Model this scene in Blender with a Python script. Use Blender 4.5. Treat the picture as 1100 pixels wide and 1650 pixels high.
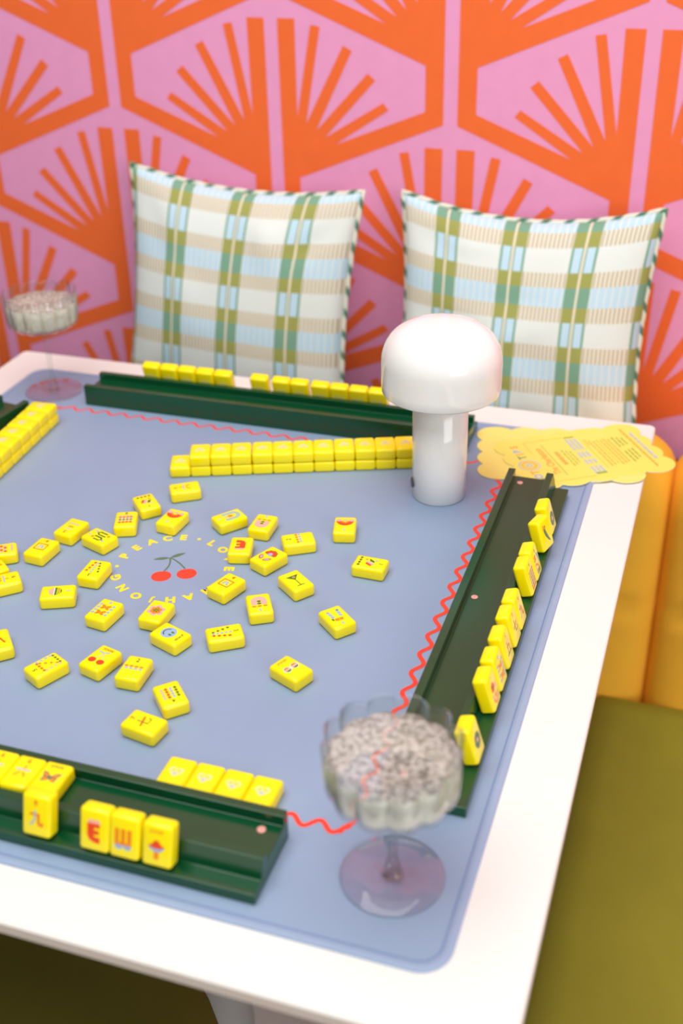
import bpy, bmesh, math, random
from math import pi, sin, cos, radians, sqrt
from mathutils import Vector, Matrix

random.seed(4)
for o in list(bpy.data.objects):
    bpy.data.objects.remove(o)
SC = bpy.context.scene
COL = SC.collection

# ------------------------------------------------------------------ camera
TZ = 0.74                                   # table top height
cam_d = bpy.data.cameras.new('camera')
cam = bpy.data.objects.new('camera', cam_d)
COL.objects.link(cam)
cx = Vector((0.9486139, 0.31571254, -0.02138359))
cy = -Vector((0.14333011, -0.48894061, -0.86046125))
cz = -Vector((-0.28211371, 0.81318059, -0.50906697))
M = Matrix((cx, cy, cz)).transposed().to_4x4()
M.translation = Vector((0.88962, -1.26342, 1.34984))
cam.matrix_world = M
cam_d.sensor_fit = 'VERTICAL'
cam_d.sensor_height = 36.0
cam_d.sensor_width = 24.0
cam_d.lens = 1876.38 / 1650 * 36
cam_d.clip_start = 0.02
cam_d.dof.use_dof = True
cam_d.dof.focus_distance = 1.05
cam_d.dof.aperture_fstop = 3.6
SC.camera = cam

# ------------------------------------------------------------------ light
W = bpy.data.worlds.new('room_light')
SC.world = W
W.use_nodes = True
W.node_tree.nodes['Background'].inputs[0].default_value = (1.0, 0.985, 0.97, 1)
W.node_tree.nodes['Background'].inputs[1].default_value = 0.20

def area(name, loc, target, sx, sy, power, color=(1, 1, 1)):
    d = bpy.data.lights.new(name, 'AREA')
    d.shape = 'RECTANGLE'
    d.size, d.size_y = sx, sy
    d.energy = power
    d.color = color
    o = bpy.data.objects.new(name, d)
    COL.objects.link(o)
    o.location = loc
    o.rotation_euler = (Vector(target) - Vector(loc)).to_track_quat('-Z', 'Y').to_euler()
    return o
area('ceiling_panel_light', (0.50, -0.85, 2.7), (0.55, -0.45, 0.74), 1.9, 1.9, 50, (1, 0.985, 0.96))
area('window_light', (3.0, -2.5, 1.8), (0.7, -0.1, 0.75), 2.0, 1.8, 52, (1, 0.985, 0.97))

VS = SC.view_settings
VS.view_transform = 'Standard'
VS.look = 'None'
VS.exposure = 0.0
VS.gamma = 1.0
VS.use_curve_mapping = False

# ------------------------------------------------------------------ materials
def lin(c):
    out = []
    for v in c:
        v /= 255.0
        out.append(v / 12.92 if v <= 0.04045 else ((v + 0.055) / 1.055) ** 2.4)
    return tuple(out) + (1.0,)

MATS = {}
def mat(name, rgb, rough=0.5, spec=0.5, vary=0.0, scale=60.0, bump=0.0, bscale=300.0, sheen=0.0, coat=0.0, sss=0.0):
    if name in MATS:
        return MATS[name]
    m = bpy.data.materials.new(name)
    m.use_nodes = True
    nt = m.node_tree
    b = nt.nodes['Principled BSDF']
    c = lin(rgb)
    b.inputs['Base Color'].default_value = c
    b.inputs['Roughness'].default_value = rough
    b.inputs['Specular IOR Level'].default_value = spec
    if sheen:
        b.inputs['Sheen Weight'].default_value = sheen
        b.inputs['Sheen Roughness'].default_value = 0.4
        b.inputs['Sheen Tint'].default_value = c
    if coat:
        b.inputs['Coat Weight'].default_value = coat
        b.inputs['Coat Roughness'].default_value = 0.08
    if sss:
        b.inputs['Subsurface Weight'].default_value = sss
        b.inputs['Subsurface Radius'].default_value = (0.004, 0.003, 0.0008)
        b.inputs['Subsurface Scale'].default_value = 0.6
    if vary or bump:
        tc = nt.nodes.new('ShaderNodeTexCoord')
    if vary:
        n = nt.nodes.new('ShaderNodeTexNoise')
        n.inputs['Scale'].default_value = scale
        n.inputs['Detail'].default_value = 4
        r = nt.nodes.new('ShaderNodeValToRGB')
        r.color_ramp.elements[0].position = 0.3
        r.color_ramp.elements[1].position = 0.7
        lo = tuple(max(0, v * (1 - vary)) for v in c[:3]) + (1,)
        hi = tuple(min(1, v * (1 + vary)) for v in c[:3]) + (1,)
        r.color_ramp.elements[0].color = lo
        r.color_ramp.elements[1].color = hi
        nt.links.new(tc.outputs['Object'], n.inputs['Vector'])
        nt.links.new(n.outputs['Fac'], r.inputs['Fac'])
        nt.links.new(r.outputs['Color'], b.inputs['Base Color'])
    if bump:
        n2 = nt.nodes.new('ShaderNodeTexNoise')
        n2.inputs['Scale'].default_value = bscale
        n2.inputs['Detail'].default_value = 3
        bp = nt.nodes.new('ShaderNodeBump')
        bp.inputs['Strength'].default_value = bump
        bp.inputs['Distance'].default_value = 0.001
        nt.links.new(tc.outputs['Object'], n2.inputs['Vector'])
        nt.links.new(n2.outputs['Fac'], bp.inputs['Height'])
        nt.links.new(bp.outputs['Normal'], b.inputs['Normal'])
    MATS[name] = m
    return m

PINK = mat('wallpaper_pink', (240, 160, 203), 0.62, 0.3, 0.02, 40, 0.05, 900)
ORANGE = mat('wallpaper_orange', (248, 112, 52), 0.62, 0.3, 0.02, 40, 0.05, 900)
WHITE = mat('white_laminate', (232, 229, 224), 0.38, 0.45, 0.006, 6)
EDGE = mat('table_edge_shading', (226, 212, 198), 0.5, 0.4, 0.02, 20)  # warm shading of the white top's sides, painted as beige
MATBLUE = mat('mat_blue_leatherette', (139, 160, 188), 0.5, 0.35, 0.025, 14, 0.12, 2600)
STITCH = mat('mat_stitch_blue', (108, 132, 174), 0.6, 0.3, 0.05, 500)
HEM = mat('mat_hem_blue', (146, 165, 194), 0.5, 0.35, 0.02, 30)
TILE = mat('tile_yellow_resin', (255, 233, 0), 0.2, 0.5, 0.012, 90, sss=0.0)
GREEN = mat('rack_green_acrylic', (4, 70, 38), 0.2, 0.6, 0.04, 20)
MAGNET = mat('rack_pink_magnet', (232, 160, 146), 0.45, 0.4, 0.05, 200)
LAMPW = mat('lamp_white_gloss', (243, 242, 239), 0.14, 0.5, 0.004, 5, coat=0.4)
LAMPD = mat('lamp_button_dark', (70, 74, 80), 0.35, 0.5, 0.05, 300)
MUSTARD = mat('mustard_velvet', (248, 184, 58), 0.85, 0.2, 0.07, 9, 0.12, 700, sheen=0.35)
OLIVE = mat('olive_velvet', (144, 138, 46), 0.88, 0.2, 0.07, 9, 0.12, 700, sheen=0.3)
BENCHB = mat('bench_base_dark', (60, 46, 32), 0.6, 0.3, 0.1, 12)
FLOORM = mat('polished_floor', (146, 140, 142), 0.12, 0.5, 0.06, 3)
METAL = mat('pedestal_white_metal', (225, 223, 220), 0.3, 0.5, 0.01, 10)
CARD = mat('card_yellow', (240, 224, 100), 0.42, 0.45, 0.012, 30)
CARD2 = mat('card_yellow_pale', (240, 226, 116), 0.42, 0.45, 0.012, 30)
CARDE = mat('card_edge_cream', (235, 232, 196), 0.6, 0.3, 0.03, 90)
# print inks
P = {
    'red': mat('ink_red', (236, 70, 18), 0.4), 'coral': mat('ink_coral', (246, 66, 40), 0.45),
    'orange': mat('ink_orange', (242, 134, 6), 0.4), 'pink': mat('ink_pink', (250, 176, 164), 0.4),
    'blue': mat('ink_light_blue', (146, 180, 214), 0.4), 'green': mat('ink_green', (62, 122, 20), 0.4),
    'dgreen': mat('ink_dark_green', (52, 92, 24), 0.4), 'grey': mat('ink_silver', (176, 186, 192), 0.4),
    'white': mat('ink_white', (240, 238, 226), 0.4), 'yellow': mat('ink_yellow', (250, 222, 6), 0.35),
    'pale': mat('ink_pale_cream', (216, 220, 166), 0.4), 'leaf': mat('ink_leaf_green', (84, 118, 88), 0.5),
    'matyellow': mat('ink_mat_yellow', (250, 222, 20), 0.5), 'sky': mat('ink_sky', (150, 180, 222), 0.45),
    'mint': mat('ink_mint', (112, 152, 118), 0.45), 'sageg': mat('ink_sage', (158, 190, 172), 0.45),
    'oink': mat('ink_soft_orange', (250, 168, 70), 0.45), 'gink': mat('ink_soft_green', (150, 180, 66), 0.45),
    'bink': mat('ink_soft_blue', (178, 198, 204), 0.45), 'rule': mat('ink_rule_orange', (246, 196, 70), 0.45),
}

# ------------------------------------------------------------------ object helpers
def link(name, mesh, parent=None, m=None, smooth=False):
    o = bpy.data.objects.new(name, mesh)
    COL.objects.link(o)
    if m is not None:
        mesh.materials.append(m)
    if parent is not None:
        o.parent = parent
    if smooth:
        for p in mesh.polygons:
            p.use_smooth = True
    return o

def tag(o, label=None, cat=None, group=None, kind=None):
    if label: o['label'] = label
    if cat: o['category'] = cat
    if group: o['group'] = group
    if kind: o['kind'] = kind
    return o

def empty(name, loc, rz=0.0):
    o = bpy.data.objects.new(name, None)
    o.empty_display_size = 0.05
    COL.objects.link(o)
    o.location = loc
    o.rotation_euler = (0, 0, rz)
    return o

def frombm(bm, name):
    me = bpy.data.meshes.new(name)
    bm.normal_update()
    bm.to_mesh(me)
    bm.free()
    return me

def box_bm(x0, x1, y0, y1, z0, z1, bev=0.0, seg=2):
    bm = bmesh.new()
    r = bmesh.ops.create_cube(bm, size=1.0)
    for v in bm.verts:
        v.co = Vector(((x0 + x1) / 2 + v.co.x * (x1 - x0), (y0 + y1) / 2 + v.co.y * (y1 - y0), (z0 + z1) / 2 + v.co.z * (z1 - z0)))
    if bev:
        bmesh.ops.bevel(bm, geom=bm.edges[:], offset=bev, segments=seg, profile=0.5, affect='EDGES')
    return bm

def box(name, x0, x1, y0, y1, z0, z1, m, parent=None, bev=0.0, seg=2, smooth=None):
    return link(name, frombm(box_bm(x0, x1, y0, y1, z0, z1, bev, seg), name), parent, m, bool(bev) if smooth is None else smooth)

def rrect(x0, x1, y0, y1, r, n=8):
    pts = []
    for (ox, oy, a0) in ((x1 - r, y1 - r, 0), (x0 + r, y1 - r, 90), (x0 + r, y0 + r, 180), (x1 - r, y0 + r, 270)):
        for i in range(n + 1):
            a = radians(a0 + 90 * i / n)
            pts.append((ox + r * cos(a), oy + r * sin(a)))
    return pts

def prism(name, pts, z0, z1, m, parent=None, chamfer=0.0, m_side=None):
    n = len(pts)
    bm = bmesh.new()
    lo = [bm.verts.new((x, y, z0)) for x, y in pts]
    hi = [bm.verts.new((x, y, z1 - chamfer)) for x, y in pts]
    for i in range(n):
        f = bm.faces.new((lo[i], lo[(i + 1) % n], hi[(i + 1) % n], hi[i]))
        f.material_index = 1 if m_side else 0
    bm.faces.new(lo[::-1])
    if chamfer:
        cxm = sum(p[0] for p in pts) / n; cym = sum(p[1] for p in pts) / n
        top = []
        for i, (x, y) in enumerate(pts):
            px, py = pts[i - 1]; nx, ny = pts[(i + 1) % n]
            tx, ty = nx - px, ny - py
            l = math.hypot(tx, ty) or 1
            top.append(bm.verts.new((x - ty / l * chamfer, y + tx / l * chamfer, z1)))
        for i in range(n):
            bm.faces.new((hi[i], hi[(i + 1) % n], top[(i + 1) % n], top[i]))
        bm.faces.new(top)
    else:
        bm.faces.new(hi)
    me = frombm(bm, name)
    o = link(name, me, parent, m)
    if m_side:
        me.materials.append(m_side)
    return o

def lathe_mesh(name, prof, n=48, rfun=None, closed=False):
    """prof: list of (r, z); rfun(theta, r, z, i) -> (r, z)"""
    verts, faces = [], []
    for i, (r, z) in enumerate(prof):
        for k in range(n):
            t = 2 * pi * k / n
            rr, zz = (r, z) if rfun is None else rfun(t, r, z, i)
            verts.append((rr * cos(t), rr * sin(t), zz))
    L = len(prof)
    for i in range(L - 1 if not closed else L):
        a, b = i * n, ((i + 1) % L) * n
        for k in range(n):
            faces.append((a + k, a + (k + 1) % n, b + (k + 1) % n, b + k))
    me = bpy.data.meshes.new(name)
    me.from_pydata(verts, [], faces)
    bm = bmesh.new(); bm.from_mesh(me)
    bmesh.ops.remove_doubles(bm, verts=bm.verts[:], dist=1e-6)
    bmesh.ops.recalc_face_normals(bm, faces=bm.faces[:])
    bm.to_mesh(me); bm.free()
    for p in me.polygons:
        p.use_smooth = True
    return me

# ------------------------------------------------------------------ flat print artwork (millimetres)
_TXT = {}
def text_tris(s, bold):
    key = (s, bold)
    if key in _TXT:
        return _TXT[key]
    cu = bpy.data.curves.new('t', 'FONT')
    cu.body = s
    cu.size = 1.0
    cu.offset = bold
    cu.resolution_u = 3
    ob = bpy.data.objects.new('t', cu)
    COL.objects.link(ob)
    dg = bpy.context.evaluated_depsgraph_get()
    dg.update()
    me = bpy.data.meshes.new_from_object(ob.evaluated_get(dg))
    vs = [(v.co.x, v.co.y) for v in me.vertices]
    fs = [tuple(p.vertices) for p in me.polygons]
    bpy.data.meshes.remove(me)
    bpy.data.objects.remove(ob)
    bpy.data.curves.remove(cu)
    x0 = min(v[0] for v in vs); x1 = max(v[0] for v in vs)
    y0 = min(v[1] for v in vs); y1 = max(v[1] for v in vs)
    _TXT[key] = (vs, fs, x0, x1, y0, y1)
    return _TXT[key]

class Art:
    def __init__(self):
        self.v = []; self.f = []; self.mi = []; self.cols = []; self.layer = 0; self.lock = False
    def _c(self, col):
        if col not in self.cols:
            self.cols.append(col)
        return self.cols.index(col)
    def up(self):
        self.layer += 1
        return self
    def poly(self, pts, col):
        b = len(self.v)
        if not self.lock:
            self.layer += 0.04
        self.v += [(x, y, self.layer) for x, y in pts]
        ar = sum(pts[i - 1][0] * pts[i][1] - pts[i][0] * pts[i - 1][1] for i in range(len(pts)))
        idx = list(range(b, b + len(pts)))
        self.f.append(idx if ar > 0 else idx[::-1])
        self.mi.append(self._c(col))
        return self
    def disc(self, x, y, rx, col, ry=None, rot=0.0, n=14):
        ry = ry or rx
        c, s = cos(radians(rot)), sin(radians(rot))
        return self.poly([(x + rx * cos(2 * pi * i / n) * c - ry * sin(2 * pi * i / n) * s,
                           y + rx * cos(2 * pi * i / n) * s + ry * sin(2 * pi * i / n) * c) for i in range(n)], col)
    def rect(self, x0, y0, x1, y1, col):
        return self.poly([(x0, y0), (x1, y0), (x1, y1), (x0, y1)], col)
    def stroke(self, pts, w, col, caps=False):
        n = len(pts)
        L, R = [], []
        for i in range(n):
            a = pts[max(0, i - 1)]; b = pts[min(n - 1, i + 1)]
            tx, ty = b[0] - a[0], b[1] - a[1]
            l = math.hypot(tx, ty) or 1
            k = 1.0
            if 0 < i < n - 1:
                d1 = (pts[i][0] - a[0], pts[i][1] - a[1]); l1 = math.hypot(*d1) or 1
                k = min(1.8, 1.0 / max(0.3, (d1[0] * tx + d1[1] * ty) / (l1 * l)))
            nx, ny = -ty / l * w / 2 * k, tx / l * w / 2 * k
            L.append((pts[i][0] + nx, pts[i][1] + ny)); R.append((pts[i][0] - nx, pts[i][1] - ny))
        self.layer += 0.04; self.lock = True
        for i in range(n - 1):
            self.poly([R[i], R[i + 1], L[i + 1], L[i]], col)
        self.lock = False
        if caps:
            self.up()
            for q in (pts[0], pts[-1]):
                self.disc(q[0], q[1], w / 2, col, n=10)
        return self
    def ring(self, x, y, r0, r1, col, a0=0, a1=360, n=24):
        A = [radians(a0 + (a1 - a0) * i / n) for i in range(n + 1)]
        self.layer += 0.04; self.lock = True
        for i in range(n):
            self.poly([(x + r0 * cos(A[i]), y + r0 * sin(A[i])), (x + r1 * cos(A[i]), y + r1 * sin(A[i])),
                       (x + r1 * cos(A[i + 1]), y + r1 * sin(A[i + 1])), (x + r0 * cos(A[i + 1]), y + r0 * sin(A[i + 1]))], col)
        self.lock = False
        return self
    def seg(self, x, y, r, y0, y1, col, n=8):
        """slice of a disc between two horizontal chords"""
        a0 = math.asin(max(-1, min(1, y0 / r))); a1 = math.asin(max(-1, min(1, y1 / r)))
        R = [(x + r * cos(a0 + (a1 - a0) * i / n), y + r * sin(a0 + (a1 - a0) * i / n)) for i in range(n + 1)]
        Lp = [(2 * x - px, py) for px, py in R[::-1]]
        return self.poly(R + Lp, col)
    def dia(self, x, y, s, col, rot=0, k=1.0):
        c, q = cos(radians(rot)), sin(radians(rot))
        return self.poly([(x + a * c - b * q, y + a * q + b * c) for a, b in ((s, 0), (0, s * k), (-s, 0), (0, -s * k))], col)
    def dstrip(self, x0, y0, x1, y1, n, s, col):
        for i in range(n):
            t = i / (n - 1)
            self.dia(x0 + (x1 - x0) * t, y0 + (y1 - y0) * t, s, col, math.degrees(math.atan2(y1 - y0, x1 - x0)), 0.85)
        return self
    def text(self, s, x, y, h, col, bold=0.0, rot=0.0, wide=1.0):
        vs, fs, x0, x1, y0, y1 = text_tris(s, round(bold + 0.012, 3))
        k = h / (y1 - y0)
        c, q = cos(radians(rot)), sin(radians(rot))
        b = len(self.v)
        self.layer += 0.04
        for vx, vy in vs:
            a = (vx - (x0 + x1) / 2) * k * wide; d = (vy - (y0 + y1) / 2) * k
            self.v.append((x + a * c - d * q, y + a * q + d * c, self.layer))
        ci = self._c(col)
        for f in fs:
            self.f.append([b + i for i in f]); self.mi.append(ci)
        return self
    def mesh(self, name, z=0.0, scale=0.001, step=0.00005, flip=False):
        me = bpy.data.meshes.new(name)
        s = -1 if flip else 1
        me.from_pydata([(x * scale * s, y * scale, z + s * step * (l + 1)) for x, y, l in self.v], [], self.f)
        for c in self.cols:
            me.materials.append(P[c])
        for p, i in zip(me.polygons, self.mi):
            p.material_index = i
        return me

# ------------------------------------------------------------------ setting: floor and papered wall
bm = box_bm(-2.6, 3.4, -3.6, 0.6, -0.06, 0.0)
fl = link('floor', frombm(bm, 'floor'), None, FLOORM)
tag(fl, 'polished grey floor seen under the table edge', 'floor', kind='structure')

WA = radians(-1.5)
wall = link('wall_back', frombm(box_bm(-1.55, 3.1, 0, 0.1, 0, 2.3), 'wall_back'), None, PINK)
wall.location = (0, 0.27, 0)
wall.rotation_euler = (0, 0, WA)
tag(wall, 'pink wallpapered wall with orange fan pattern behind the cushions', 'wall', kind='structure')
half = [(-.0095, -.029), (-.034, -.029), (-.033, -.1525), (-.056, -.0358), (-.069, -.038), (-.0457, -.161), (-.1005, -.060),
        (-.1125, -.066), (-.0598, -.1695), (-.134, -.093), (-.1445, -.1013), (-.072, -.178), (-.1553, -.129), (-.1625, -.138),
        (-.0865, -.1865), (-.2125, -.1375), (-.2125, -.081), (-.237, -.081), (-.237, -.153), (-.0325, -.235), (-.0095, -.235)]
mm = bpy.data.meshes.new('wallpaper_motif')
hv = [(x, -0.0004, z) for x, z in half] + [(-x, -0.0004, z) for x, z in half]
n = len(half)
mm.from_pydata(hv, [], [list(range(n)), list(range(n, 2 * n))[::-1]])
mm.materials.append(ORANGE)
for k in range(-5, 12):
    for j in range(-7, 5):
        if (k + j) % 2 == 0:
            continue
        o = link('wallpaper_motif', mm, wall)
        o.location = (0.032 + 0.2465 * k, 0, TZ + 0.4215 - 0.154 * j)

# ------------------------------------------------------------------ banquette behind and beside the table
bq = empty('banquette', (1.3, -0.3, 0))
tag(bq, 'velvet banquette with mustard channel back and olive seat, right of the table', 'banquette')
def bqchild(o):
    o.parent = bq
    o.location = (-1.3, 0.3, 0)
    return o
bqchild(box('base', 0.82, 1.9, -0.56, 0.0, 0.0, 0.25, BENCHB, None))
lg = box('wall_ledge', -0.5, 1.9, 0.088, 0.205, 0.0, 0.598, BENCHB, None, 0.006)
tag(lg, 'dark ledge along the papered wall carrying the two cushions', 'ledge')
# seat cushion: softly crowned slab
def cushion_slab(name, x0, x1, y0, y1, z0, z1, r, crown, m):
    nx, ny = 40, 24
    verts, faces = [], []
    def prof(t):                      # rounds the rim of the slab
        return sqrt(max(0.0, 1 - (1 - t) ** 2)) if t < 1 else 1.0
    for j in range(ny + 1):
        for i in range(nx + 1):
            u = i / nx; v = j / ny
            u = 0.5 - 0.5 * cos(pi * u) if False else u
            x = x0 + (x1 - x0) * u; y = y0 + (y1 - y0) * v
            d = min(x - x0, x1 - x, (y - y0), (y1 - y))
            z = z1 - r + r * prof(min(1, d / r)) + crown * sin(pi * u) ** 0.5 * sin(pi * v) ** 0.7
            verts.append((x, y, z))
    for j in range(ny):
        for i in range(nx):
            a = j * (nx + 1) + i
            faces.append((a, a + 1, a + nx + 2, a + nx + 1))
    b = len(verts)
    ring = [i for i in range(nx + 1)] + [j * (nx + 1) + nx for j in range(1, ny + 1)] + [ny * (nx + 1) + i for i in range(nx - 1, -1, -1)] + [j * (nx + 1) for j in range(ny - 1, 0, -1)]
    for i in ring:
        verts.append((verts[i][0], verts[i][1], z0))
    for k in range(len(ring)):
        k2 = (k + 1) % len(ring)
        faces.append((ring[k2], ring[k], b + k, b + k2))
    faces.append(tuple(b + k for k in range(len(ring)))[::-1])
    me = bpy.data.meshes.new(name)
    me.from_pydata(verts, [], faces)
    o = link(name, me, None, m, True)
    return o
bqchild(cushion_slab('seat', 0.79, 1.9, -0.605, -0.03, 0.252, 0.376, 0.03, 0.006, OLIVE))
# back channels with domed tops
def channel_mesh(w):
    ns, nz = 16, 26
    z0, z1 = 0.30, 0.716
    verts, faces = [], []
    for j in range(nz + 1):
        t = j / nz
        for i in range(ns + 1):
            s = -1 + 2 * i / ns
            ztop = z1 - 0.06 * (1 - sqrt(max(0, 1 - (0.97 * s) ** 2)))
            z = z0 + (ztop - z0) * t
            dz = (ztop - z)
            g = sqrt(max(0.0, 1 - (1 - min(1, dz / 0.07)) ** 2))
            crease = 1 - 0.30 * math.exp(-((z - 0.505) / 0.006) ** 2)
            bulge = 0.036 * (max(0, 1 - abs(s) ** 2.2)) ** 0.55 * (0.25 + 0.75 * g) * crease
            y = 0.02 - bulge - 0.042 * g + 0.03 * (z - z0) / (z1 - z0)
            verts.append((s * w / 2, y, z))
    for j in range(nz):
        for i in range(ns):
            a = j * (ns + 1) + i
            faces.append((a, a + 1, a + ns + 2, a + ns + 1))
    b = len(verts)
    for j in range(nz + 1):
        for i in (0, ns):
            verts.append((verts[j * (ns + 1) + i][0], 0.08, min(0.60, verts[j * (ns + 1) + i][2])))
    for i in range(ns + 1):
        verts.append((verts[nz * (ns + 1) + i][0], 0.08, 0.60))
    c = b + 2 * (nz + 1)
    for j in range(nz):
        a = j * (ns + 1)
        faces.append((a, a + ns + 1, b + 2 * (j + 1), b + 2 * j))
        a += ns
        faces.append((a + ns + 1, a, b + 2 * j + 1, b + 2 * (j + 1) + 1))
    for i in range(ns):
        a = nz * (ns + 1) + i
        faces.append((a, a + 1, c + i + 1, c + i))
    faces.append(tuple([b, b + 1]) + tuple(c + i for i in range(ns, -1, -1)))
    me = bpy.data.meshes.new('back_channel')
    me.from_pydata(verts, [], faces)
    me.materials.append(MUSTARD)
    for p in me.polygons:
        p.use_smooth = True
    return me
CW = 0.13
chm = channel_mesh(CW)
for i in range(9):
    o = link('back_channel', chm, bq)
    o.location = (0.803 + CW * i - 1.3, 0.003 + 0.3, 0)

# round stool under the near edge of the table
st = empty('velvet_stool', (0.362, -0.812, 0))
tag(st, 'olive velvet stool tucked under the near edge of the table', 'stool')
STOOLM = mat('shaded_olive_velvet', (88, 83, 26), 0.9, 0.2, 0.07, 9, 0.12, 700, sheen=0.1)  # olive velvet darkened: part of the table's shade is in the colour
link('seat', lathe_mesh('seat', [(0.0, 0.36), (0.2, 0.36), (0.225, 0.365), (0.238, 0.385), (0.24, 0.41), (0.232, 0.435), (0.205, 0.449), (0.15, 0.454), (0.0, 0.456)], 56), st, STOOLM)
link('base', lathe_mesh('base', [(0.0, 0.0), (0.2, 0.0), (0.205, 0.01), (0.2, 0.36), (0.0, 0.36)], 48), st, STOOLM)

# ------------------------------------------------------------------ table
TX1, TY0 = 0.84, -0.8487
tb = empty('game_table', (0.42, -0.42, 0))
tag(tb, 'square white table with a thin top set for a tile game', 'table')
o = prism('table_top', rrect(0, TX1, TY0, 0, 0.007), TZ - 0.010, TZ, WHITE, tb, 0.0012, EDGE)
o.location = (-0.42, 0.42, 0)
link('pedestal', lathe_mesh('pedestal', [(0.0, 0.012), (0.04, 0.012), (0.04, TZ - 0.012), (0.12, TZ - 0.0105), (0.0, TZ - 0.0105)], 32), tb, METAL)
link('foot_plate', lathe_mesh('foot_plate', [(0.0, 0.0), (0.2, 0.0), (0.2, 0.008), (0.19, 0.012), (0.0, 0.014)], 48), tb, METAL)

# ------------------------------------------------------------------ mat with its print
MT = 0.0015
MZ = TZ + MT
mx0, mx1, my0, my1 = 0.0506, 0.7902, -0.8052, -0.0486
mt = prism('game_mat', rrect(mx0, mx1, my0, my1, 0.022, 10), TZ, MZ, MATBLUE, None, 0.0006)
tag(mt, 'periwinkle blue square game mat with stitched hem and cherry print', 'mat')
def ribbon_loop(name, pts, w, z0, z1, m, parent):
    n = len(pts)
    bm = bmesh.new()
    rows = []
    for i in range(n):
        a = pts[i - 1]; b = pts[(i + 1) % n]
        tx, ty = b[0] - a[0], b[1] - a[1]
        l = math.hypot(tx, ty)
        nx, ny = -ty / l, tx / l
        rows.append([bm.verts.new((pts[i][0] + nx * d, pts[i][1] + ny * d, z)) for d, z in ((-w / 2, z0), (-w / 4, z1), (w / 4, z1), (w / 2, z0))])
    for i in range(n):
        A, B = rows[i], rows[(i + 1) % n]
        for k in range(3):
            bm.faces.new((A[k], A[k + 1], B[k + 1], B[k]))
    bmesh.ops.recalc_face_normals(bm, faces=bm.faces[:])
    return link(name, frombm(bm, name), parent, m)
ribbon_loop('stitching', rrect(mx0 + .0072, mx1 - .0072, my0 + .0072, my1 - .0072, 0.016, 10), 0.0011, MZ, MZ + 0.0003, STITCH, mt)
ribbon_loop('hem', rrect(mx0 + .0032, mx1 - .0032, my0 + .0032, my1 - .0032, 0.019, 10), 0.0056, MZ, MZ + 0.0005, HEM, mt)

# wavy border
a = Art()
def wave(x0, x1, fixed, vert, phase, WL, AM):
    pts = []
    N = int(abs(x1 - x0) / 0.0012)
    for i in range(N + 1):
        s = x0 + (x1 - x0) * i / N
        q = fixed + AM * cos(2 * pi * (s - phase) / WL)
        pts.append((q, s) if vert else (s, q))
    return pts
bx0, bx1, by0, by1 = 0.140, 0.6942, -0.7075, -0.148
a.stroke([(x * 1000, y * 1000) for x, y in wave(bx0 + .004, bx1 - .004, by1, False, 0.1793, 0.0231, 0.0040)], 3.2, 'coral', True)
a.up().stroke([(x * 1000, y * 1000) for x, y in wave(bx0 + .003, bx1 + .0005, by0, False, 0.6741, 0.0219, 0.0041)], 3.9, 'coral', True)
a.up().stroke([(x * 1000, y * 1000) for x, y in wave(by1 + .002, by0 - .002, bx1, True, -0.5235 + 0.0132, 0.0265, 0.0035)], 4.0, 'coral', True)
a.up().stroke([(x * 1000, y * 1000) for x, y in wave(by1 - .002, by0 + .002, bx0, True, -0.2256, 0.0265, 0.0035)], 4.0, 'coral', True)
link('printed_border', a.mesh('printed_border', MZ), mt)

# ring of lettering: PEACE . LOVE . MAHJONG
RC = (0.4308, -0.4359)
a = Art()
ring = [('P', 174.2), ('E', 155.8), ('A', 138), ('C', 121), ('E', 104), ('.', 87), ('L', 70), ('O', 52), ('V', 33), ('E', 14), ('.', -7),
        ('M', -28.5), ('A', -49), ('H', -67), ('J', -85), ('O', -103), ('N', -124), ('G', -145), ('.', -166)]
for ch, ang in ring:
    x = RC[0] * 1000 + 54.3 * cos(radians(ang)); y = RC[1] * 1000 + 54.3 * sin(radians(ang))
    if ch == '.':
        a.disc(x, y, 1.9, 'matyellow')
    else:
        a.text(ch, x, y, 10.0, 'matyellow', 0.040, ang - 90, 1.05)
link('printed_lettering', a.mesh('printed_lettering', MZ), mt)
def cherries(a, x, y, k, rot, cherry, stem, leaf):
    c, s = cos(radians(rot)), sin(radians(rot))
    def T(p, q):
        return (x + (p * c - q * s) * k, y + (p * s + q * c) * k)
    def TP(L):
        return [T(*q) for q in L]
    for (px, py) in ((-11, -13.5), (13.5, -13.0)):
        pts = []
        for i in range(20):
            t = 2 * pi * i / 20
            r = 9.6 * (1 - 0.10 * math.exp(-((t - pi / 2) / 0.35) ** 2))
            pts.append(T(px + r * 1.02 * cos(t), py + r * 0.95 * sin(t)))
        a.poly(pts, cherry)
    a.up()
    def bez(p0, p1, p2, n=10):
        return [((1 - t) ** 2 * p0[0] + 2 * t * (1 - t) * p1[0] + t * t * p2[0], (1 - t) ** 2 * p0[1] + 2 * t * (1 - t) * p1[1] + t * t * p2[1]) for t in [i / n for i in range(n + 1)]]
    a.stroke(TP(bez((-2.5, 18), (-1, 4), (-8.5, -5))), 1.7 * k, stem)
    a.stroke(TP(bez((-2.5, 18), (5, 12), (12, -4))), 1.7 * k, stem)
    for (bx, by, ex, ey, w) in ((-2.5, 18, -19, 17.5, 5.2), (-2.5, 18, 13, 24.5, 5.2)):
        U = bez((bx, by), ((bx + ex) / 2 - (ey - by) * w / 18, (by + ey) / 2 + w), (ex, ey))
        V = bez((ex, ey), ((bx + ex) / 2 + 1, (by + ey) / 2 - w * 0.8), (bx, by))
        a.poly(TP(U[:-1] + V[:-1]), leaf)
    return a
a = Art()
cherries(a, (RC[0] - 0.0002) * 1000 + 0, RC[1] * 1000 + 0, 0.98, 25.5, 'coral', 'leaf', 'leaf')
link('printed_cherries', a.mesh('printed_cherries', MZ), mt)

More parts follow.
